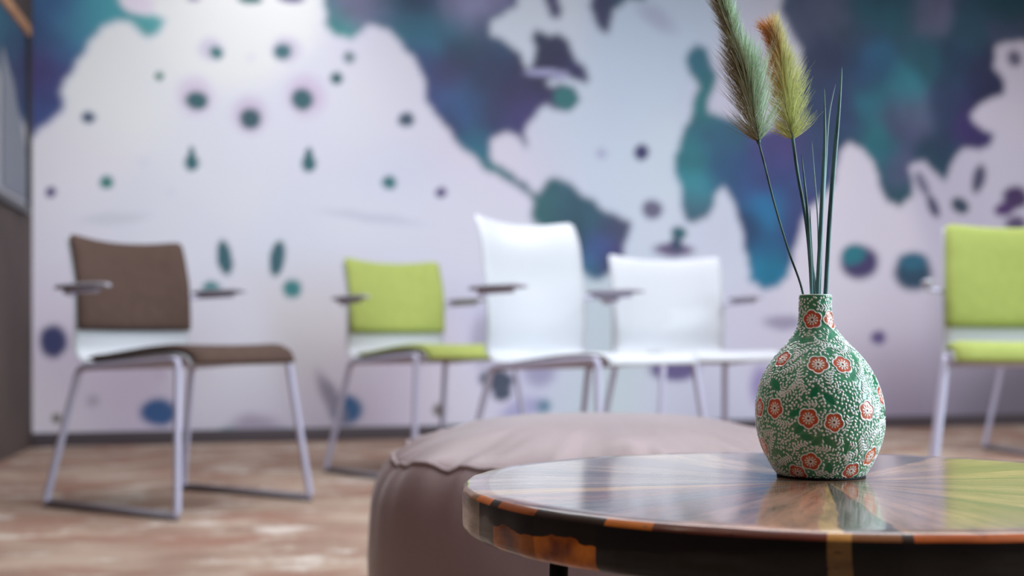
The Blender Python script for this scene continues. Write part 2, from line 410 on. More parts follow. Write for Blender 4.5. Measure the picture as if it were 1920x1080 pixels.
# carpet: mottled tan, terracotta and cream
m_fl = mat('carpet', (165, 140, 120), 0.95, spec=0.1)
r1 = noise_mix(m_fl, (142, 116, 102), (170, 149, 133), 2.6, 5, (1, 1.15, 1), 0.40, 0.60, bump=0.4, bscale=300, rot=-0.3)
tc = nd(m_fl, 'ShaderNodeTexCoord')
mp = nd(m_fl, 'ShaderNodeMapping')
mp.inputs['Scale'].default_value = (1, 1.1, 1)
mp.inputs['Rotation'].default_value = (0, 0, -0.3)
mp.inputs['Location'].default_value = (5.2, 1.7, 0)
lk(m_fl, tc.outputs['Object'], mp.inputs['Vector'])
n1 = nd(m_fl, 'ShaderNodeTexNoise')
n1.inputs['Scale'].default_value = 2.8
n1.inputs['Detail'].default_value = 6
n1.inputs['Roughness'].default_value = 0.65
lk(m_fl, mp.outputs['Vector'], n1.inputs['Vector'])
rr = nd(m_fl, 'ShaderNodeValToRGB')
rr.color_ramp.elements[0].position = 0.50
rr.color_ramp.elements[0].color = (0, 0, 0, 1)
rr.color_ramp.elements[1].position = 0.62
rr.color_ramp.elements[1].color = (1, 1, 1, 1)
lk(m_fl, n1.outputs['Fac'], rr.inputs['Fac'])
mx = nd(m_fl, 'ShaderNodeMix', data_type='RGBA')
mx.inputs['B'].default_value = lin((146, 112, 97)) + (1,)
lk(m_fl, rr.outputs['Color'], mx.inputs['Factor'])
lk(m_fl, r1.outputs['Color'], mx.inputs['A'])
mp2 = nd(m_fl, 'ShaderNodeMapping')
mp2.inputs['Scale'].default_value = (1, 1.3, 1)
mp2.inputs['Rotation'].default_value = (0, 0, -0.3)
mp2.inputs['Location'].default_value = (1.2, 9.7, 0)
lk(m_fl, tc.outputs['Object'], mp2.inputs['Vector'])
n2 = nd(m_fl, 'ShaderNodeTexNoise')
n2.inputs['Scale'].default_value = 3.4
n2.inputs['Detail'].default_value = 6
n2.inputs['Roughness'].default_value = 0.7
lk(m_fl, mp2.outputs['Vector'], n2.inputs['Vector'])
r2 = nd(m_fl, 'ShaderNodeValToRGB')
r2.color_ramp.elements[0].position = 0.54
r2.color_ramp.elements[0].color = (0, 0, 0, 1)
r2.color_ramp.elements[1].position = 0.64
r2.color_ramp.elements[1].color = (1, 1, 1, 1)
lk(m_fl, n2.outputs['Fac'], r2.inputs['Fac'])
mx2 = nd(m_fl, 'ShaderNodeMix', data_type='RGBA')
mx2.inputs['B'].default_value = lin((194, 182, 172)) + (1,)
lk(m_fl, r2.outputs['Color'], mx2.inputs['Factor'])
lk(m_fl, mx.outputs['Result'], mx2.inputs['A'])
lk(m_fl, mx2.outputs['Result'], bsdf(m_fl).inputs['Base Color'])
structure(link_mesh('floor', [(L0[0], L0[1], 0), (L1[0], L1[1], 0), (R1[0], R1[1], 0), (R0[0], R0[1], 0)], [(0, 1, 2, 3)], m_fl, smooth=False))

# dark baseboard along the mural wall
m_base = mat('baseboard_paint', (78, 70, 76), 0.5)
bb = box('baseboard_back', (WL / 2, -0.009, 0.033), (WL, 0.014, 0.066), m_base, bev=0.003)
bb.location = (CX, CY, 0)
bb.rotation_euler = (0, 0, math.atan2(UY, UX))
structure(bb)

# glazed dark cabinet-like frame hanging on the left wall
LA = math.atan2(LD[1], LD[0])
m_oak = mat('orange_oak', (186, 130, 84), 0.5)
noise_mix(m_oak, (176, 118, 74), (200, 146, 98), 6, 4, (1, 8, 8))
m_black = mat('black_metal', (22, 22, 26), 0.35, 0.6)
m_gl = mat('dark_pane', (20, 38, 52), 0.12, coat=0.6)
noise_mix(m_gl, (16, 28, 40), (36, 66, 84), 2.5, 2)
m_pap = mat('pale_sheet', (116, 120, 132), 0.6)
fr = thing('framed_picture', 'dark glazed picture with black frame and orange wood top edge on the brown left wall', 'picture', (CX, CY, 0), LA)
# local +x runs along the wall towards the viewer, local +y into the room
# frame spans x 0.10..1.15, z 1.09..1.94
box('backing_pane', (0.76, 0.009, 1.505), (1.10, 0.012, 0.80), m_gl, fr)
for nm, c, s, mm in (('top_rail', (0.76, 0.013, 1.925), (1.16, 0.024, 0.05), m_oak), ('bottom_rail', (0.76, 0.012, 1.10), (1.16, 0.022, 0.035), m_black),
                     ('side_rail', (0.197, 0.012, 1.50), (0.03, 0.022, 0.80), m_black), ('side_rail', (1.325, 0.012, 1.50), (0.03, 0.022, 0.80), m_black)):
    box(nm, c, s, mm, fr, 0.004)
prism('pale_sheet', [(0.26, 1.14), (0.82, 1.14), (0.82, 1.72), (0.60, 1.62), (0.26, 1.34)], 0.0155, 0.019, m_pap, fr)

# ------------------------------------------------------------------ chairs
m_white = mat('white_shell', (186, 188, 194), 0.4, coat=0.1)
m_wpad = mat('white_leatherette', (236, 236, 240), 0.5)
m_chrome = mat('satin_steel', (182, 179, 202), 0.4, 0.0)
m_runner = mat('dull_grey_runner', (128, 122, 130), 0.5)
m_arm = mat('grey_arm_pad', (158, 156, 168), 0.4, 0.2)
m_brown = mat('brown_fabric', (96, 78, 68), 0.9, spec=0.2)
noise_mix(m_brown, (76, 59, 52), (81, 63, 56), 30, 3, bump=0.25, bscale=500)
m_green = mat('lime_fabric', (160, 185, 60), 0.9, spec=0.2)
noise_mix(m_green, (149, 159, 86), (154, 164, 90), 30, 3, bump=0.25, bscale=500)
m_glide = mat('black_rubber', (24, 24, 26), 0.6)


def shell_profile(h):
    """(y, z) centre line of seat + back, front edge first; h = top of the back"""
    k = h - 0.80
    pts = [(0.264, 0.430), (0.257, 0.447), (0.237, 0.458), (0.18, 0.459), (0.08, 0.449), (-0.04, 0.435), (-0.12, 0.426), (-0.165, 0.427),
           (-0.199, 0.444), (-0.215, 0.482), (-0.222, 0.55), (-0.236, 0.62), (-0.254, 0.70), (-0.270, 0.76 + k * .6), (-0.284 - k * .2, 0.80 + k)]
    out = []
    for i in range(len(pts) - 1):                       # Catmull-Rom
        p0, p1, p2, p3 = pts[max(i - 1, 0)], pts[i], pts[i + 1], pts[min(i + 2, len(pts) - 1)]
        for s in range(4):
            t = s / 4
            out.append(tuple(0.5 * (2 * p1[j] + (p2[j] - p0[j]) * t + (2 * p0[j] - 5 * p1[j] + 4 * p2[j] - p3[j]) * t * t + (3 * p1[j] - p0[j] - 3 * p2[j] + p3[j]) * t ** 3) for j in (0, 1)))
    out.append(pts[-1])
    return out


def half_w(z, y, h):
    if z > h - 0.018:                                   # rounded top corners
        t = (z - (h - 0.018)) / 0.018
        return 0.232 - 0.015 * (1 - math.sqrt(max(0, 1 - t * t)))
    if y > 0.22:
        return 0.232 - 0.02 * min(1, (y - 0.22) / 0.04)
    return 0.232


def sheet(name, prof, h, thick, off, m, parent, inset=0.0, nx=16, rim=0.006):
    """closed thick sheet following the profile; off = offset of its mid surface towards the sitter"""
    rows = []
    n = len(prof)
    N = []
    for i in range(n):
        a, b = prof[max(i - 1, 0)], prof[min(i + 1, n - 1)]
        ty, tz = b[0] - a[0], b[1] - a[1]
        L = math.hypot(ty, tz)
        N.append((tz / L, -ty / L))                      # towards the sitter
    V, F = [], []
    # cross-section ring around the sheet for each profile point
    for i, (y, z) in enumerate(prof):
        ny, nz = N[i]
        hw = half_w(z, y, h) - inset
        cv = 0.036 * min(1, max(0, (z - 0.47) / 0.2))   # the back is hollow across
        cs = 0.010 * min(1, max(0, (0.47 - z) / 0.02)) if y < 0.2 else 0.004
        ring = []
        for side in (1, -1):
            xs = np.linspace(-hw, hw, nx) if side == 1 else np.linspace(hw, -hw, nx)
            for x in xs:
                e = (x / 0.232) ** 2
                edge = min(1.0, (hw - abs(x)) / rim) if rim else 1
                th = thick / 2 * math.sqrt(max(0.02, 1 - (1 - edge) ** 2))
                if i in (0, n - 1):
                    th *= 0.55
                o_ = off + side * th + (cv + cs) * e
                ring.append((x, y + ny * o_, z + nz * o_ + 0.007 * e * min(1, max(0, (z - 0.5) / 0.3))))
        V += ring
    K = 2 * nx
    for i in range(n - 1):
        for k in range(K):
            F.append((i * K + k, i * K + (k + 1) % K, (i + 1) * K + (k + 1) % K, (i + 1) * K + k))
    for i, rev in ((0, False), (n - 1, True)):
        for k in range(nx - 1):
            f = (i * K + k, i * K + k + 1, i * K + K - 2 - k, i * K + K - 1 - k)
            F.append(f if rev else tuple(reversed(f)))
    return link_mesh(name, V, F, m, parent)


def make_chair(label, group, loc, phi, pad, h=0.80, scale=1.0):
    """phi: facing direction, from straight at the viewer (-Y) towards +X"""
    t = thing('visitor_chair', label, 'chair', (loc[0], loc[1], 0.0), PI + phi, group)
    t.scale = (scale,) * 3
    prof = shell_profile(h)
    sheet('shell', prof, h, 0.012, 0, m_white, t)
    if pad:
        seatp = [p for p in prof if p[1] < 0.4600 and p[0] > -0.16]
        backp = [p for p in prof if p[1] > 0.528 and p[0] < -0.2]
        sheet('seat_pad', seatp, h, 0.026, 0.016, pad, t, inset=0.006, rim=0.014)
        sheet('back_pad', backp, h, 0.020, 0.014, pad, t, inset=0.007, rim=0.009)
    for s in (1, -1):
        x = 0.275 * s
        xt = 0.226 * s
        pts = [(x, -0.285, 0.012), (x, 0.285, 0.012), (xt, 0.235, 0.449), (xt, -0.190, 0.420)]
        tube('sled_leg', fillet(pts, 0.022, 5, True), 0.0112, m_chrome, t, 12, True)
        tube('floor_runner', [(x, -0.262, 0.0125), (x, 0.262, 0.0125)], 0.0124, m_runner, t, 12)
        for y in (-0.27, 0.27):
            box('floor_glide', (x, y, 0.003), (0.018, 0.03, 0.006), m_glide, t, 0.001)
        # arm: bracket from the back shell, then the pad reaching forward
        tube('arm_bracket', fillet([(0.225 * s, -0.215, 0.640), (x, -0.205, 0.648), (x, -0.05, 0.650)], 0.02), 0.007, m_chrome, t, 8)
        tube('armrest', [(x, -0.235, 0.660), (x, -0.225, 0.662), (x, -0.15, 0.664), (x, -0.04, 0.664), (x, -0.005, 0.663), (x, 0.005, 0.661)],
             [0.008, 0.015, 0.018, 0.018, 0.014, 0.007], m_arm, t, 10, False, 0.5)
    for y in (-0.12, 0.17):
        tube('cross_bar', [(-0.226, y, 0.430 + 0.066 * y), (0.226, y, 0.430 + 0.066 * y)], 0.008, m_chrome, t, 8)
    return t


make_chair('brown padded visitor chair with white shell near the left wall', 'visitor chairs in front of the mural', (-1.02, 4.10), 0.99, m_brown, 0.805)
make_chair('lime green padded chair between the brown chair and the tall white chair', 'visitor chairs in front of the mural', (-0.317, 5.055), 0.70, m_green, 0.80)
make_chair('tall all-white chair with high back standing behind the round pouf', 'visitor chairs in front of the mural', (0.232, 4.104), 0.80, None, 0.875)
make_chair('lower all-white chair between the tall white chair and the vase', 'visitor chairs in front of the mural', (0.66, 4.85), 0.32, None, 0.81)
make_chair('lime green padded chair cut by the right edge of the photo, behind the table', 'visitor chairs in front of the mural', (1.494, 3.85), -0.30, m_green, 0.825, 1.02)
make_chair('farthest white chair, mostly hidden behind the right lime green chair', 'visitor chairs in front of the mural', (2.50, 5.95), 0.10, None, 0.78)

# ------------------------------------------------------------------ pouf
m_pouf = mat('mauve_leatherette', (150, 126, 134), 0.45, spec=0.5)
bsdf(m_pouf).inputs['Sheen Weight'].default_value = 0.28
bsdf(m_pouf).inputs['Sheen Roughness'].default_value = 0.4
noise_mix(m_pouf, (125, 101, 102), (139, 114, 116), 5, 3, bump=0.25, bscale=260)


def pouf():
    t = thing('pouf', 'large mauve-taupe padded pouf with puckered seam behind the wooden table', 'pouf', (0.155, 2.27, 0), math.radians(-3))
    A, Hs, ex = 0.365, 0.310, 3.3
    n = 220

    def rad(a):
        return A / ((abs(math.cos(a)) ** ex + abs(math.sin(a)) ** ex) ** (1 / ex))
    rg = np.random.default_rng(5)
    ph = rg.random(12) * 6.28

    def puck(a):
        return 0.5 * math.sin(23 * a + ph[0]) + 0.35 * math.sin(37 * a + ph[1]) + 0.3 * math.sin(11 * a + ph[2]) + .25 * math.sin(53 * a + ph[3])

    def slow(a):
        return math.sin(5 * a + ph[4]) * .6 + math.sin(9 * a + ph[5]) * .5
    # side, floor to seam
    zs = [0.0, 0.006, 0.02, 0.05, 0.10, 0.16, 0.21, 0.25, 0.275, 0.29, 0.302, 0.310]
    P = np.zeros((len(zs), n, 3))
    for j, z in enumerate(zs):
        u = z / Hs
        bul = 0.022 * math.sin(PI * min(1, max(0, u))) ** 0.6 - 0.012 * max(0, 1 - z / 0.02)
        for i in range(n):
            a = 2 * PI * i / n
            w_ = max(0, (u - 0.6) / 0.4)
            dr = bul + puck(a) * 0.006 * w_ * (1.0 - 0.3 * u) + slow(a) * 0.004 * u
            dr -= 0.020 * max(0, (u - 0.78) / 0.22) ** 2.2
            r = rad(a) + dr
            zz = z + (0.005 * slow(a) + 0.007 * puck(a)) * w_ * w_
            P[j, i] = (r * math.cos(a), r * math.sin(a), zz)
    grid_mesh('side_panel', P, m_pouf, t, wrap_u=True)
    seam = [tuple(P[-1, i]) for i in range(n)]
    tube('seam_piping', [(x * 1.0, y * 1.0, z) for x, y, z in seam], 0.0045, m_pouf, t, 8, True)
    # crowned top panel
    rs = [1.0, 0.985, 0.96, 0.92, 0.86, 0.78, 0.68, 0.56, 0.42, 0.28, 0.14, 0.0008]
    Q = np.zeros((len(rs), n, 3))
    for j, q in enumerate(rs):
        dome = 0.066 * (1 - q ** 2.6) ** 0.8
        for i in range(n):
            a = 2 * PI * i / n
            x, y, z = P[-1, i]
            wr = max(0, 1 - (1 - q) / 0.5)
            fold = 0.009 * math.sin(9 * a + 2.1) * math.sin(4 * a + 1.0) * math.exp(-((q - 0.80) / 0.10) ** 2)
            Q[j, i] = (x * q, y * q, z * q ** 14 + Hs * (1 - q ** 14) + dome + (puck(a) * 0.0045 * wr * (1 - q) * 7 * math.exp(-(1 - q) * 12)) + fold)
    grid_mesh('top_cushion', Q, m_pouf, t, wrap_u=True)
    return t


pouf()

# ------------------------------------------------------------------ coffee table
TX, TY, TR, TZ, TT = 0.2805, 1.1875, 0.325, 0.375, 0.041


def sector_mat(name, stops, rough, grain=0.25, coat=1.0, vert=False):
    """wood blocks set around the centre: colour by angle, grain running outwards"""
    m = mat(name, rough=rough, coat=coat, spec=0.25)
    bsdf(m).inputs['Coat Roughness'].default_value = 0.09
    tc_ = nd(m, 'ShaderNodeTexCoord')
    sx = nd(m, 'ShaderNodeSeparateXYZ')
    lk(m, tc_.outputs['Object'], sx.inputs[0])
    # slight waviness of the joints
    wv = nd(m, 'ShaderNodeTexNoise')
    wv.inputs['Scale'].default_value = 14
    wv.inputs['Detail'].default_value = 3
    lk(m, tc_.outputs['Object'], wv.inputs['Vector'])
    at = nd(m, 'ShaderNodeMath', operation='ARCTAN2')
    lk(m, sx.outputs['Y'], at.inputs[0])
    lk(m, sx.outputs['X'], at.inputs[1])
    mr = nd(m, 'ShaderNodeMath', operation='MULTIPLY_ADD')
    mr.inputs[1].default_value = 1 / (2 * PI)
    mr.inputs[2].default_value = 1.0
    lk(m, at.outputs[0], mr.inputs[0])
    sb = nd(m, 'ShaderNodeMath', operation='MULTIPLY_ADD')
    sb.inputs[1].default_value = 0.010 if not vert else 0.004
    lk(m, wv.outputs['Fac'], sb.inputs[0])
    lk(m, mr.outputs[0], sb.inputs[2])
    fr_ = nd(m, 'ShaderNodeMath', operation='FRACT')
    lk(m, sb.outputs[0], fr_.inputs[0])
    rp = nd(m, 'ShaderNodeValToRGB')
    cr = rp.color_ramp
    cr.interpolation = 'CONSTANT'
    for i, (deg, c) in enumerate(stops):
        e = cr.elements[0] if i == 0 else (cr.elements[1] if i == 1 else cr.elements.new(deg / 360))
        e.position = deg / 360
        e.color = lin(c) + (1,)
    lk(m, fr_.outputs[0], rp.inputs['Fac'])
    # grain: stretched along the radius
    ln = nd(m, 'ShaderNodeVectorMath', operation='LENGTH')
    lk(m, tc_.outputs['Object'], ln.inputs[0])
    cb = nd(m, 'ShaderNodeCombineXYZ')
    g1 = nd(m, 'ShaderNodeMath', operation='MULTIPLY')
    g1.inputs[1].default_value = 60 if not vert else 18
    lk(m, fr_.outputs[0], g1.inputs[0])
    lk(m, g1.outputs[0], cb.inputs['X'])
    g2 = nd(m, 'ShaderNodeMath', operation='MULTIPLY')
    g2.inputs[1].default_value = 7
    lk(m, ln.outputs['Value'], g2.inputs[0])
    lk(m, g2.outputs[0], cb.inputs['Y'])
    g3 = nd(m, 'ShaderNodeMath', operation='MULTIPLY')
    g3.inputs[1].default_value = 45
    lk(m, sx.outputs['Z'], g3.inputs[0])
    lk(m, g3.outputs[0], cb.inputs['Z'])
    gn = nd(m, 'ShaderNodeTexNoise')
    gn.inputs['Scale'].default_value = 1.6
    gn.inputs['Detail'].default_value = 7
    gn.inputs['Roughness'].default_value = 0.65
    lk(m, cb.outputs[0], gn.inputs['Vector'])
    r2_ = nd(m, 'ShaderNodeValToRGB')
    r2_.color_ramp.elements[0].position = 0.30
    v0 = 1 - grain * 1.6
    r2_.color_ramp.elements[0].color = (v0, v0 * .95, v0 * .92, 1)
    r2_.color_ramp.elements[1].position = 0.68
    v1 = 1 + grain
    r2_.color_ramp.elements[1].color = (v1, v1, v1 * .97, 1)
    lk(m, gn.outputs['Fac'], r2_.inputs['Fac'])
    mu = nd(m, 'ShaderNodeMix', data_type='RGBA', blend_type='MULTIPLY')
    mu.inputs['Factor'].default_value = 1.0
    lk(m, rp.outputs['Color'], mu.inputs['A'])
    lk(m, r2_.outputs['Color'], mu.inputs['B'])
    out = mu.outputs['Result']
    # a few small cracks and pits
    vo = nd(m, 'ShaderNodeTexNoise')
    vo.inputs['Scale'].default_value = 9
    vo.inputs['Detail'].default_value = 2
    lk(m, cb.outputs[0], vo.inputs['Vector'])
    rc = nd(m, 'ShaderNodeValToRGB')
    rc.color_ramp.elements[0].position = 0.27
    rc.color_ramp.elements[0].color = (0.08, 0.06, 0.05, 1)
    rc.color_ramp.elements[1].position = 0.33
    rc.color_ramp.elements[1].color = (1, 1, 1, 1)
    lk(m, vo.outputs['Fac'], rc.inputs['Fac'])
    m3 = nd(m, 'ShaderNodeMix', data_type='RGBA', blend_type='MULTIPLY')
    m3.inputs['Factor'].default_value = 0.8
    lk(m, out, m3.inputs['A'])
    lk(m, rc.outputs['Color'], m3.inputs['B'])
    out = m3.outputs['Result']
    lk(m, out, bsdf(m).inputs['Base Color'])
    bp = nd(m, 'ShaderNodeBump')
    bp.inputs['Strength'].default_value = 0.10
    bp.inputs['Distance'].default_value = 0.0008
    lk(m, gn.outputs['Fac'], bp.inputs['Height'])
    lk(m, bp.outputs['Normal'], bsdf(m).inputs['Normal'])
    if not vert:
        lk(m, bp.outputs['Normal'], bsdf(m).inputs['Coat Normal'])
    return m, mu, m3, sx


TOP = [(0, (164, 126, 101)), (9, (115, 90, 77)), (14, (189, 145, 112)), (27, (138, 101, 82)), (40, (180, 139, 108)), (56, (124, 97, 83)), (70, (170, 130, 102)),
       (88, (144, 108, 89)), (104, (182, 145, 115)), (122, (132, 101, 88)), (138, (170, 139, 118)), (156, (147, 116, 101)), (170, (173, 145, 131)), (186, (138, 108, 96)),
       (193, (199, 150, 92)), (201, (155, 104, 83)), (214, (124, 101, 92)), (226, (144, 98, 79)), (238, (170, 123, 101)), (248, (189, 132, 104)), (257, (208, 168, 118)),
       (260, (93, 76, 74)), (267, (171, 129, 101)), (283, (151, 115, 92)), (296, (108, 87, 76)), (302, (180, 139, 109)), (322, (123, 98, 85)), (328, (174, 136, 109)), (346, (132, 103, 86))]
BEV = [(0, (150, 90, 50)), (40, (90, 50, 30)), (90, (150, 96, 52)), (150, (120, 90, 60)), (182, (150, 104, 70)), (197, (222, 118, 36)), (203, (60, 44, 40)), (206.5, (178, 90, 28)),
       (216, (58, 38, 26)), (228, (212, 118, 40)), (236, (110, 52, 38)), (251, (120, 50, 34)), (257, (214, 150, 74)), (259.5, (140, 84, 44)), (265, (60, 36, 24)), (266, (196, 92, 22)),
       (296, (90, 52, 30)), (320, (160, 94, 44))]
SIDE = [(0, (32, 19, 14)), (40, (90, 50, 28)), (80, (24, 16, 13)), (130, (110, 70, 40)), (165, (37, 24, 19)), (180, (142, 128, 118)), (199.5, (29, 19, 17)), (204.5, (24, 14, 9)),  # grey-tan left sector: light from left and back put into its colour
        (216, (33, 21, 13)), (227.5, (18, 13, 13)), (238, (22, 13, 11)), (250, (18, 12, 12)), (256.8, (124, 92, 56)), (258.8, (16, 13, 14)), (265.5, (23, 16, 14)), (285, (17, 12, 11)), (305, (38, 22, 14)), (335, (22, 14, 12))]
m_top = sector_mat('varnished_wood_mosaic', TOP, 0.35, 0.42)[0]
m_bev = sector_mat('worn_edge_wood', BEV, 0.40, 0.25, coat=0.3, vert=True)[0]
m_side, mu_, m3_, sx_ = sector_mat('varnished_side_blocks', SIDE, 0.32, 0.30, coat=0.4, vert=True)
bsdf(m_side).inputs['Specular IOR Level'].default_value = 0.15
# orange burl blocks in the lower half of the side, left of the front
band = nd(m_side, 'ShaderNodeValToRGB')
cr = band.color_ramp
cr.interpolation = 'CONSTANT'
for i, (p, c) in enumerate([(0, (0, 0, 0)), (204.8, (.55, .55, .55)), (216, (1, 1, 1)), (227.3, (0, 0, 0)), (312, (1, 1, 1)), (325, (0, 0, 0))]):
    e = cr.elements[0] if i == 0 else (cr.elements[1] if i == 1 else cr.elements.new(p / 360))
    e.position = p / 360
    e.color = c + (1,)
fr_out = [n for n in m_side.node_tree.nodes if n.type == 'MATH' and n.operation == 'FRACT'][0]
lk(m_side, fr_out.outputs[0], band.inputs['Fac'])
tcs = [n for n in m_side.node_tree.nodes if n.type == 'TEX_COORD'][0]
nb = nd(m_side, 'ShaderNodeTexNoise')
nb.inputs['Scale'].default_value = 28
nb.inputs['Detail'].default_value = 3
lk(m_side, tcs.outputs['Object'], nb.inputs['Vector'])
zz = nd(m_side, 'ShaderNodeMath', operation='MULTIPLY_ADD')      # noise*0.02 + z
zz.inputs[1].default_value = 0.024
lk(m_side, nb.outputs['Fac'], zz.inputs[0])
lk(m_side, sx_.outputs['Z'], zz.inputs[2])
lt = nd(m_side, 'ShaderNodeMath', operation='LESS_THAN')
lt.inputs[1].default_value = -0.0075
lk(m_side, zz.outputs[0], lt.inputs[0])
mm_ = nd(m_side, 'ShaderNodeMath', operation='MULTIPLY')
lk(m_side, band.outputs['Color'], mm_.inputs[0])
lk(m_side, lt.outputs[0], mm_.inputs[1])
burl = nd(m_side, 'ShaderNodeValToRGB')
burl.color_ramp.elements[0].position = 0.35
burl.color_ramp.elements[0].color = lin((120, 50, 8)) + (1,)
burl.color_ramp.elements[1].position = 0.62
burl.color_ramp.elements[1].color = lin((238, 136, 34)) + (1,)
lk(m_side, nb.outputs['Fac'], burl.inputs['Fac'])
mo = nd(m_side, 'ShaderNodeMix', data_type='RGBA')
lk(m_side, mm_.outputs[0], mo.inputs['Factor'])
lk(m_side, m3_.outputs['Result'], mo.inputs['A'])
lk(m_side, burl.outputs['Color'], mo.inputs['B'])
lk(m_side, mo.outputs['Result'], bsdf(m_side).inputs['Base Color'])


def table():
    t = thing('coffee_table', 'low round coffee table of varnished wood blocks with vase on top', 'table', (TX, TY, 0))
    # lathe profile (r, z) relative to the top surface
    pr = [(0.0005, 0), (0.08, 0), (0.16, 0), (0.24, 0), (0.300, 0), (0.3190, -0.0001), (0.3205, -0.0005), (0.3242, -0.0038), (0.3250, -0.0055),
          (0.3252, -0.012), (0.3252, -0.032), (0.3240, -0.0360), (0.3190, -0.0400), (0.3150, -0.0410), (0.20, -0.0410), (0.0005, -0.0410)]
    n = 256
    V, F, fm = [], [], []
    for (r, z) in pr:
        for i in range(n):
            a = 2 * PI * i / n
            # worn, slightly uneven rim
            w_ = 0.0006 * math.sin(17 * a + 1) + 0.0004 * math.sin(41 * a) if 0.31 < r else 0
            V.append(((r + w_) * math.cos(a), (r + w_) * math.sin(a), z))
    for j in range(len(pr) - 1):
        for i in range(n):
            k = (i + 1) % n
            F.append((j * n + i, (j + 1) * n + i, (j + 1) * n + k, j * n + k))
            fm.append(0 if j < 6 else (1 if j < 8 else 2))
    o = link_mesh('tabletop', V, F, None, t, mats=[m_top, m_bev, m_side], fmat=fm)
    o.location = (0, 0, TZ)
    for k in range(4):
        a = math.radians(180 + 90 * k + 2)
        r = 0.238
        x, y = r * math.cos(a), r * math.sin(a)
        tube('leg', [(x, y, TZ - TT), (x * 1.05, y * 1.05, 0.0)], 0.0085, m_black, t, 14)
    ring = [(0.238 * math.cos(2 * PI * i / 64), 0.238 * math.sin(2 * PI * i / 64), TZ - TT - 0.005) for i in range(64)]
    tube('ring_frame', ring, 0.005, m_black, t, 8, True)
    return t


table()

# ------------------------------------------------------------------ vase with raised flower pattern
VX, VY = 0.2865, 1.235
PROF = [(0.1675, 0.0147, -0.0056), (0.1556, 0.0149, -0.0056), (0.1428, 0.0161, -0.0052), (0.1336, 0.0198, -0.0044), (0.1245, 0.0269, -0.0037), (0.1151, 0.0358, -0.0032),
        (0.1062, 0.0430, -0.0030), (0.0968, 0.0488, -0.0028), (0.0879, 0.0531, -0.0027), (0.0786, 0.0559, -0.0023), (0.0697, 0.0578, -0.0020), (0.0603, 0.0585, -0.0017),
        (0.0514, 0.0585, -0.0015), (0.0420, 0.0576, -0.0012), (0.0331, 0.0555, -0.0011), (0.0237, 0.0522, -0.0011), (0.0148, 0.0479, -0.0010), (0.0075, 0.0437, -0.0007), (0.0030, 0.0402, -0.0005), (0.0016, 0.0370, -0.0005)]
FLOWERS = [(-11.5, 0.1448), (59.2, 0.1448), (-50.3, 0.1087), (-0.0, 0.1043), (28.7, 0.1043), (-66.7, 0.0642), (-42.3, 0.0647), (-9.6, 0.0568), (12.2, 0.0534), (45.1, 0.0632),
           (75.9, 0.0756), (-68.8, 0.0287), (-9.7, 0.0178), (-28.1, 0.0065), (36.8, 0.0090), (59.7, 0.0213),
           (118, 0.104), (150, 0.100), (-95, 0.098), (-150, 0.108), (105, 0.045), (130, 0.062), (160, 0.028), (-100, 0.05), (-125, 0.064), (-160, 0.055), (178, 0.140), (-115, 0.018), (95, 0.012)]


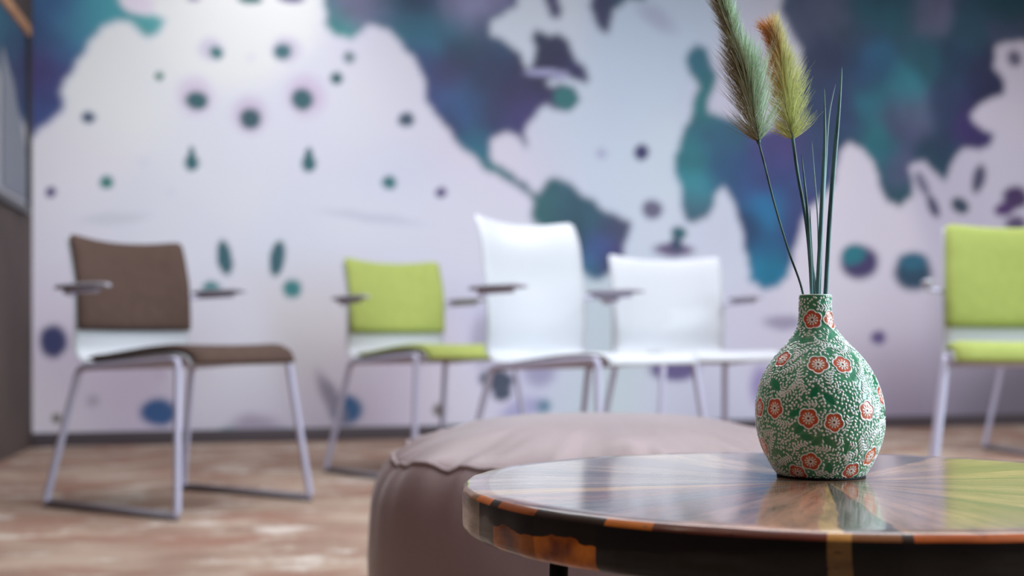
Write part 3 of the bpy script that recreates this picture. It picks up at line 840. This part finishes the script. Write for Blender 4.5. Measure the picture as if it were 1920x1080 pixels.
def vase():
    t = thing('vase', 'green bottle-shaped ceramic vase with raised white sprigs and orange flowers on the table', 'vase', (VX, VY, TZ))
    # dense outline by arc length
    pz = np.array([p[0] for p in PROF][::-1])
    pr = np.array([p[1] for p in PROF][::-1])
    pc = np.array([p[2] for p in PROF][::-1])
    # smooth the outline (Catmull-Rom)
    fine = []
    n = len(pz)
    for i in range(n - 1):
        idx = [max(i - 1, 0), i, i + 1, min(i + 2, n - 1)]
        for s_ in np.linspace(0, 1, 12, endpoint=False):
            o_ = []
            for arr in (pz, pr, pc):
                p0, p1, p2, p3 = arr[idx]
                o_.append(0.5 * (2 * p1 + (p2 - p0) * s_ + (2 * p0 - 5 * p1 + 4 * p2 - p3) * s_ ** 2 + (3 * p1 - p0 - 3 * p2 + p3) * s_ ** 3))
            fine.append(o_)
    fine.append([pz[-1], pr[-1], pc[-1]])
    fine = np.array(fine)
    dl = np.hypot(np.diff(fine[:, 0]), np.diff(fine[:, 1]))
    L = np.concatenate([[0], np.cumsum(dl)])
    ROWS, COLS = 560, 1240
    l = np.linspace(0, L[-1], ROWS)
    z = np.interp(l, L, fine[:, 0])
    r = np.interp(l, L, fine[:, 1])
    c = np.interp(l, L, fine[:, 2])
    dstep = l[1] - l[0]
    green = np.array(lin((74, 152, 112)))
    deep = np.array(lin((30, 132, 92)))
    cream = np.array(lin((240, 244, 244)))
    col = np.zeros((ROWS, COLS, 3)) + green
    hgt = np.zeros((ROWS, COLS))
    occ = np.zeros((ROWS, COLS), bool)
    rg = np.random.default_rng(21)

    def window(th, lc, R):
        j0, j1 = int(max(0, (lc - R) / dstep)), int(min(ROWS - 1, (lc + R) / dstep)) + 1
        jc = min(ROWS - 1, max(0, int(lc / dstep)))
        rr_ = max(0.006, r[jc])
        ic = th / (2 * PI) * COLS
        hw = R / rr_ / (2 * PI) * COLS * (1.3 if r[min(jc + 12, ROWS - 1)] < rr_ * .9 or r[max(jc - 12, 0)] < rr_ * .9 else 1.05)
        ii = np.arange(int(ic - hw), int(ic + hw) + 2)
        jj = np.arange(j0, j1)
        dx = (ii[None, :] - ic) * (2 * PI / COLS) * r[jj][:, None]
        dy = (l[jj] - lc)[:, None] + 0 * dx
        return np.ix_(jj, ii % COLS), dx, dy

    def lz(zz):
        return float(np.interp(zz, z, l))
    base_th = -103.0

    # flowers
    for k, (a, zz) in enumerate(FLOWERS):
        th = math.radians(base_th + a)
        lc = lz(zz)
        R0 = 0.0103 * (0.93 + 0.12 * rg.random())
        if zz > 0.13:
            R0 = 0.0098
        ix, dx, dy = window(th, lc, R0 * 1.5)
        rho = np.hypot(dx, dy)
        al = np.arctan2(dy, dx) + rg.random() * 1.3
        Rp = R0 * (0.80 + 0.20 * np.abs(np.cos(2.5 * al)) ** 0.8)
        o_ = rg.random(3) * 12 - 6
        orange = np.array(lin(np.clip(np.array((206, 82, 48)) + o_, 0, 255)))
        orange2 = np.array(lin((232, 122, 78)))
        rim = (rho < Rp * 1.0) & (rho > Rp * 0.86)
        pet = rho <= Rp * 0.86
        rays = rho < R0 * (0.40 + 0.14 * np.sign(np.cos(11 * al)))
        dot = rho < R0 * 0.09
        q = np.clip(rho / (R0 * .8), 0, 1)[..., None]
        cc = col[ix]
        cc = np.where(pet[..., None], orange * q + orange2 * (1 - q), cc)
        cc = np.where((pet & rays & (rho > R0 * .12))[..., None], cream * np.array([1.0, .95, .9]), cc)
        cc = np.where(dot[..., None], np.array(lin((70, 40, 50))), cc)
        cc = np.where(rim[..., None], cream, cc)
        col[ix] = cc
        hh = hgt[ix]
        hh = np.where(pet, 0.15, hh)
        hh = np.where(pet & rays, 0.6, hh)
        hh = np.where(rim, 1.0, hh)
        hh = np.where(dot, 0.2, hh)
        hgt[ix] = hh
        occ[ix] |= rho < Rp * 1.04

    def stamp(ix, mask, h=1.0):
        free = mask & ~occ[ix]
        cc = col[ix]
        cc[free] = cream
        col[ix] = cc
        hh = hgt[ix]
        hh[free] = np.maximum(hh[free], h if np.isscalar(h) else h[free])
        hgt[ix] = hh

    marks = np.zeros((ROWS, COLS), bool)
    Lt = l[-1]
    # smooth green leaves left free of relief, each with a thin raised outline
    for k in range(110):
        th, lc = rg.random() * 2 * PI, 0.004 + rg.random() * (Lt - 0.012)
        jc = int(lc / dstep)
        if rg.random() > r[jc] / 0.0585:
            continue
        ang = rg.random() * PI
        a_, b_ = 0.0050 + 0.0020 * rg.random(), 0.0022 + 0.0010 * rg.random()
        ix, dx, dy = window(th, lc, a_ * 1.35)
        u = dx * math.cos(ang) + dy * math.sin(ang)
        v = -dx * math.sin(ang) + dy * math.cos(ang)
        v = v - 0.10 * u * u / a_ * np.sign(rg.random() - .5)
        q = np.abs(u / a_) ** 1.7 + np.abs(v / b_) ** 1.5
        m_ = q < 1
        if (occ[ix] & m_).sum() > 0.15 * max(1, m_.sum()) or (marks[ix] & m_).any():
            continue
        cc = col[ix]
        f_ = m_ & ~occ[ix]
        cc[f_] = deep * (0.85 + .3 * rg.random())
        col[ix] = cc
        occ[ix] |= q < 1.05
        marks[ix] |= m_
    # vines with leaflets
    for k in range(190):
        th, lc = rg.random() * 2 * PI, rg.random() * Lt
        jc = min(ROWS - 1, int(lc / dstep))
        if rg.random() > r[jc] / 0.0585 + .1:
            continue
        ang, curv = rg.random() * 2 * PI, (rg.random() - .5) * 180
        step = 0.0004
        steps = int(rg.integers(26, 52))
        for s_ in range(steps):
            rr_ = float(np.interp(lc, l, r))
            th += math.cos(ang) * step / rr_
            lc += math.sin(ang) * step
            ang += curv * step
            if lc < 0.001 or lc > Lt - 0.001:
                break
            ix, dx, dy = window(th, lc, 0.0009)
            stamp(ix, np.hypot(dx, dy) < 0.00042, 0.7)
            if s_ % 7 == 2:
                for sd in (1, -1):
                    a2 = ang + sd * 0.95
                    cx_, cy_ = math.cos(a2) * 0.0023, math.sin(a2) * 0.0023
                    ix, dx, dy = window(th, lc, 0.0048)
                    u = (dx - cx_) * math.cos(a2) + (dy - cy_) * math.sin(a2)
                    v = -(dx - cx_) * math.sin(a2) + (dy - cy_) * math.cos(a2)
                    q = (u / (0.0017 + 0.0006 * rg.random())) ** 2 + (v / 0.00078) ** 2
                    if (occ[ix] & (q < 1)).any():
                        continue
                    stamp(ix, q < 1, 1.0)
                    marks[ix] |= q < 1.2
    # berries fill what is left
    for k in range(21000):
        th, lc = rg.random() * 2 * PI, 0.0012 + rg.random() * (Lt - 0.002)
        jc = min(ROWS - 1, int(lc / dstep))
        if rg.random() > r[jc] / 0.0585:
            continue
        R_ = 0.00092 + 0.0003 * rg.random()
        long_ = rg.random() < 0.35
        ix, dx, dy = window(th, lc, R_ * 2.2)
        if long_:
            ang = rg.random() * PI
            u = dx * math.cos(ang) + dy * math.sin(ang)
            v = -dx * math.sin(ang) + dy * math.cos(ang)
            q = np.hypot(u / 1.75, v / 0.72) / R_
        else:
            q = np.hypot(dx, dy) / R_
        if ((occ[ix] | marks[ix]) & (q < 0.98)).any():
            continue
        stamp(ix, q < 1, np.sqrt(np.clip(1 - q * q, 0, 1)) * 0.5 + 0.5)
        marks[ix] |= q < 1.12
    # gaps between the relief are a touch darker glaze in places
    patch = vnoise(np.linspace(0, 14, COLS)[None, :] + np.zeros((ROWS, 1)), np.linspace(0, 7, ROWS)[:, None] + np.zeros((1, COLS)), 1.5, 31)
    g_ = hgt < 0.05
    col = np.where((g_ & ~occ)[..., None], col * (0.78 + 0.40 * patch[..., None]), col)
    # soften relief and paint by one pass each
    def soft(a):
        b = np.concatenate([a[:, -1:], a, a[:, :1]], 1)
        b = np.concatenate([b[:1], b, b[-1:]], 0)
        return (b[:-2, 1:-1] + b[2:, 1:-1] + b[1:-1, :-2] + b[1:-1, 2:] + 2 * b[1:-1, 1:-1]) / 6
    hs = soft(soft(hgt))
    col = soft(col)
    th = np.arange(COLS) / COLS * 2 * PI
    nr = np.gradient(z, l)
    nz = -np.gradient(r, l)
    d = hs * 0.0006
    P = np.zeros((ROWS, COLS, 3))
    rad = r[:, None] + nr[:, None] * d - 0.0002
    P[..., 0] = rad * np.cos(th)[None] + c[:, None]
    P[..., 1] = rad * np.sin(th)[None]
    P[..., 2] = z[:, None] + nz[:, None] * d
    m = vcol_mat('glazed_ceramic', 0.22, coat=0.35)
    grid_mesh('body', P, m, t, wrap_u=True, colors=np.clip(col, 0, 1))
    # rim and inside
    m_in = mat('inner_glaze', (198, 214, 206), 0.3)
    rp = [(0.0146, 0.1673), (0.0145, 0.1680), (0.0139, 0.1684), (0.0132, 0.1682), (0.0128, 0.1672), (0.0126, 0.160), (0.0126, 0.13), (0.030, 0.10), (0.045, 0.07), (0.045, 0.04), (0.03, 0.012), (0.0005, 0.010)]
    Q = np.zeros((len(rp), 96, 3))
    for j, (rr_, zz) in enumerate(rp):
        cc_ = float(np.interp(zz, pz, pc))
        for i in range(96):
            a = 2 * PI * i / 96
            Q[j, i] = (rr_ * math.cos(a) + cc_, rr_ * math.sin(a), zz)
    grid_mesh('rim', Q[::-1], m_in, t, wrap_u=True)
    # dark foot ring
    V, F = [], []
    rq = [(0.0005, 0.0), (0.0395, 0.0), (0.0405, 0.0008), (0.0400, 0.0020), (0.037, 0.0026), (0.0005, 0.0026)]
    Q = np.zeros((len(rq), 96, 3))
    for j, (rr_, zz) in enumerate(rq):
        for i in range(96):
            a = 2 * PI * i / 96
            Q[j, i] = (rr_ * math.cos(a) - 0.0003, rr_ * math.sin(a), zz)
    fo = grid_mesh('foot_pad', Q, mat('black_felt', (20, 18, 20), 0.9), t, wrap_u=True)
    fo['label'] = 'thin black pad under the vase'
    return t


vase()

# ------------------------------------------------------------------ dried grasses in the vase
# points are (x from the vase axis, z above the table top, y depth offset)
m_stem = mat('dark_green_stem', (34, 66, 66), 0.45)
noise_mix(m_stem, (30, 56, 58), (74, 118, 118), 30, 2, (6, 6, 1))
m_blade = mat('blue_green_blade', (52, 96, 100), 0.4)
noise_mix(m_blade, (40, 78, 84), (112, 162, 168), 26, 2, (6, 6, 0.7))
m_pale = mat('pale_dry_blade', (150, 182, 186), 0.5)


def smooth_pts(pts, n=8):
    out = []
    for i in range(len(pts) - 1):
        p0, p1, p2, p3 = [Vector(pts[k]) for k in (max(i - 1, 0), i, i + 1, min(i + 2, len(pts) - 1))]
        for s in range(n):
            t = s / n
            out.append(0.5 * (2 * p1 + (p2 - p0) * t + (2 * p0 - 5 * p1 + 4 * p2 - p3) * t * t + (3 * p1 - p0 - 3 * p2 + p3) * t ** 3))
    out.append(Vector(pts[-1]))
    return out


def into_vase(pts, y1):
    """continue the lowest point down to the inside of the vase"""
    a, b = Vector(pts[-2]), Vector(pts[-1])
    return pts + [(b.x * 0.6 - 0.002, y1 * 0.8, b.z - 0.05), (b.x * 0.9, y1 * .6, 0.045)]


def fibres(axis, count, len0, len1, spread, width, colf, seed, lat=1.0, nsub=5, up_bias=0.9):
    rgn = random.Random(seed)
    ax = smooth_pts(axis, 12)
    V, F, K = [], [], []
    n = len(ax)
    for i in range(count):
        u = rgn.random() ** 0.9
        f = u * (n - 2)
        k = int(f)
        p = ax[k].lerp(ax[k + 1], f - k)
        t = (ax[min(k + 2, n - 1)] - ax[max(k - 1, 0)]).normalized()
        side = t.cross(Vector((0, 1, 0))).normalized()
        dep = t.cross(side).normalized()
        az = rgn.random() * 2 * PI
        out = side * math.cos(az) * lat + dep * math.sin(az) * 0.8
        ln = (len0 + (len1 - len0) * rgn.random()) * (0.55 + 0.45 * math.sin(PI * min(1, u * 1.25 + .22))) 
        if rgn.random() < 0.05:
            ln *= 1.25
        sp = spread * (0.45 + 0.8 * rgn.random())
        if u < 0.10:
            sp *= 1.5
        d0 = (t * up_bias + out * sp * 1.3).normalized()
        d1 = (t * up_bias * (1.0) + out * sp * 0.55 + Vector((rgn.uniform(-.16, .16), rgn.uniform(-.16, .16), rgn.uniform(-.12, .12)))).normalized()
        base = len(V)
        w0 = width * (0.7 + 0.6 * rgn.random())
        q = p + out * 0.0006
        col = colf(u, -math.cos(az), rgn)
        for s in range(nsub):
            ft = s / (nsub - 1)
            d = d0.lerp(d1, ft)
            ww = w0 * (1 - ft) ** 0.8 + 0.00003
            nrm = d.cross(Vector((math.sin(az * 3), math.cos(az * 3), 0.3))).normalized()
            bi = d.cross(nrm).normalized()
            for a in range(3):
                an = 2 * PI * a / 3
                V.append(q + nrm * ww * math.cos(an) + bi * ww * math.sin(an))
                K.append(col)
            q = q + d * (ln / (nsub - 1))
        for s in range(nsub - 1):
            for a in range(3):
                b = (a + 1) % 3
                F.append((base + s * 3 + a, base + s * 3 + b, base + s * 3 + 3 + b, base + s * 3 + 3 + a))
    return V, F, K


def plume_mesh(name, V, F, K, m, parent):
    o = link_mesh(name, V, F, m, parent)
    at = o.data.color_attributes.new('paint', 'FLOAT_COLOR', 'POINT')
    rgba = np.ones((len(K), 4), np.float32)
    rgba[:, :3] = np.array(K)
    at.data.foreach_set('color', rgba.reshape(-1))
    return o


m_pl = vcol_mat('plume_fibre', 0.6)
trn = nd(m_pl, 'ShaderNodeBsdfTranslucent')
lk(m_pl, [n for n in m_pl.node_tree.nodes if n.type == 'VERTEX_COLOR'][0].outputs['Color'], trn.inputs['Color'])
mxs = nd(m_pl, 'ShaderNodeMixShader')
mxs.inputs[0].default_value = 0.45
lk(m_pl, bsdf(m_pl).outputs[0], mxs.inputs[1])
lk(m_pl, trn.outputs[0], mxs.inputs[2])
lk(m_pl, mxs.outputs[0], [n for n in m_pl.node_tree.nodes if n.type == 'OUTPUT_MATERIAL'][0].inputs['Surface'])


def mixc(a, b, t):
    t = max(0, min(1, t))
    return tuple(a[i] * (1 - t) + b[i] * t for i in range(3))


def c_sage(u, s, rgn):
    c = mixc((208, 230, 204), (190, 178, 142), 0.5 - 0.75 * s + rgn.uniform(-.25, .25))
    k = rgn.uniform(0.85, 1.15)
    return lin(tuple(min(255, v * k) for v in c))


def c_gold(u, s, rgn):
    g = mixc((230, 234, 168), (244, 238, 196), u * .9 + rgn.uniform(-.2, .2))
    o = mixc((234, 222, 146), (246, 196, 136), u * 1.5)
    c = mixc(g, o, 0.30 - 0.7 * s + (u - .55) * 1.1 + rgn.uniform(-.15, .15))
    k = rgn.uniform(0.88, 1.12)
    return lin(tuple(min(255, v * k) for v in c))


PL = (VX, VY, TZ)
# sage plume, left
t = thing('grass_plume', 'tall sage green feathery grass plume, the left one of the two in the vase', 'dried grass', PL, 0, 'dried grasses in the vase')
st = [(-0.0614, -0.016, 0.3090), (-0.0546, -0.011, 0.287), (-0.0440, -0.005, 0.2505), (-0.0306, -0.001, 0.209), (-0.0166, 0.002, 0.169)]
tube('stem', smooth_pts(into_vase([(a, b, c_) for a, b, c_ in st], 0.002)), 0.0010, m_stem, t, 8)
ax = [(-0.0610, -0.016, 0.3070), (-0.0682, -0.021, 0.3430), (-0.0752, -0.024, 0.3720), (-0.0885, -0.026, 0.4100), (-0.1010, -0.026, 0.4470)]
tube('spine', smooth_pts(ax), [0.0012 - 0.0008 * i / 32 for i in range(33)], m_stem, t, 6)
V, F, K = fibres(ax, 2700, 0.031, 0.047, 0.66, 0.00021, c_sage, 3)
plume_mesh('plume', V, F, K, m_pl, t)
knot = tube('knot', [(-0.0606, -0.016, 0.305), (-0.0610, -0.016, 0.3075), (-0.0618, -0.0165, 0.312)], [0.0012, 0.0021, 0.0014], m_stem, t, 8)

# golden plume, right
t = thing('grass_plume', 'yellow-green feathery grass plume with orange tip, the right one of the two in the vase', 'dried grass', PL, 0, 'dried grasses in the vase')
st = [(-0.0225, 0.020, 0.3180), (-0.0183, 0.015, 0.2800), (-0.0137, 0.007, 0.2443), (-0.0108, 0.002, 0.209), (-0.0089, 0.0, 0.168)]
tube('stem', smooth_pts(into_vase(st, 0)), 0.0016, m_stem, t, 8)
ax = [(-0.0222, 0.020, 0.3150), (-0.0250, 0.026, 0.3470), (-0.0291, 0.031, 0.3810), (-0.0340, 0.034, 0.4060), (-0.0404, 0.035, 0.4240)]
tube('spine', smooth_pts(ax), [0.0012 - 0.0008 * i / 32 for i in range(33)], m_pale, t, 6)
V, F, K = fibres(ax, 2600, 0.024, 0.037, 0.98, 0.00021, c_gold, 5, 1.0)
plume_mesh('plume', V, F, K, m_pl, t)


def blade(label, pts, w0, m, y1, pale=False):
    """narrow grass leaf, creased along the middle, wide below and pointed on top"""
    P = smooth_pts(into_vase([(a, b, c_) for a, b, c_ in pts], y1), 8)
    V, F = [], []
    N = len(P)
    for i, p in enumerate(P):
        tt = (P[min(i + 1, N - 1)] - P[max(i - 1, 0)]).normalized()
        sd = tt.cross(Vector((0.15, 1, 0))).normalized()
        nn = sd.cross(tt)
        u = i / (N - 1)
        w_ = w0 * min(1, (u * 3.2) ** 0.7 + 0.06)
        th = w_ * 0.22 + 0.0001
        for (a, b) in ((-1, 0.2), (0, -0.5), (1, 0.2), (1, 0.5), (0, 0.2), (-1, 0.5)):
            V.append(p + sd * (a * w_ / 2) + nn * (b * th))
    for i in range(N - 1):
        for k in range(6):
            F.append((i * 6 + k, i * 6 + (k + 1) % 6, (i + 1) * 6 + (k + 1) % 6, (i + 1) * 6 + k))
    F.append((0, 1, 2, 3, 4, 5))
    F.append(tuple((N - 1) * 6 + k for k in reversed(range(6))))
    o = link_mesh('grass_stalk', V, F, m)
    o.location = PL
    tag(o, label, 'grass blade', 'dried grasses in the vase')
    return o


blade('tallest dark blue-green grass blade, rightmost in the vase', [(0.0183, -0.003, 0.3794), (0.0158, -0.003, 0.3424), (0.0114, -0.003, 0.293), (0.0069, -0.003, 0.2337), (0.0035, -0.002, 0.168)], 0.0042, m_blade, -0.002)
blade('dark straight grass blade just left of the tallest one', [(0.0015, -0.005, 0.3597), (0.002, -0.005, 0.3127), (0.0, -0.005, 0.2633), (-0.0024, -0.005, 0.2139), (-0.0044, -0.004, 0.168)], 0.0040, m_blade, -0.004)
blade('pale curved thin grass blade between the two tall dark blades', [(0.0143, 0.004, 0.3646), (0.0079, 0.004, 0.3325), (0.0045, 0.004, 0.2781), (0.0015, 0.003, 0.2287), (-0.0005, 0.003, 0.168)], 0.0020, m_pale, 0.003)
blade('pale hair-thin grass blade below the golden plume', [(-0.0074, 0.006, 0.3117), (-0.0049, 0.006, 0.2781), (-0.002, 0.005, 0.2337), (-0.0015, 0.005, 0.168)], 0.0014, m_pale, 0.005)
blade('short dark grass blade right of the golden plume stem', [(-0.0113, -0.003, 0.2485), (-0.0099, -0.003, 0.209), (-0.0075, -0.003, 0.168)], 0.0026, m_stem, -0.003)
blade('shortest grass blade, at the right edge of the vase mouth', [(0.0069, 0.002, 0.2189), (0.0052, 0.002, 0.168)], 0.0024, m_blade, 0.002)
blade('dark thin grass blade crossing the middle of the bunch', [(-0.0099, 0.008, 0.2411), (-0.0075, 0.008, 0.205), (-0.0030, 0.007, 0.168)], 0.0022, m_stem, 0.007)
blade('dark grass blade leaning left beside the golden plume stem', [(-0.0197, -0.006, 0.2979), (-0.0155, -0.006, 0.2584), (-0.0115, -0.005, 0.21), (-0.0095, -0.004, 0.168)], 0.0028, m_blade, -0.004)
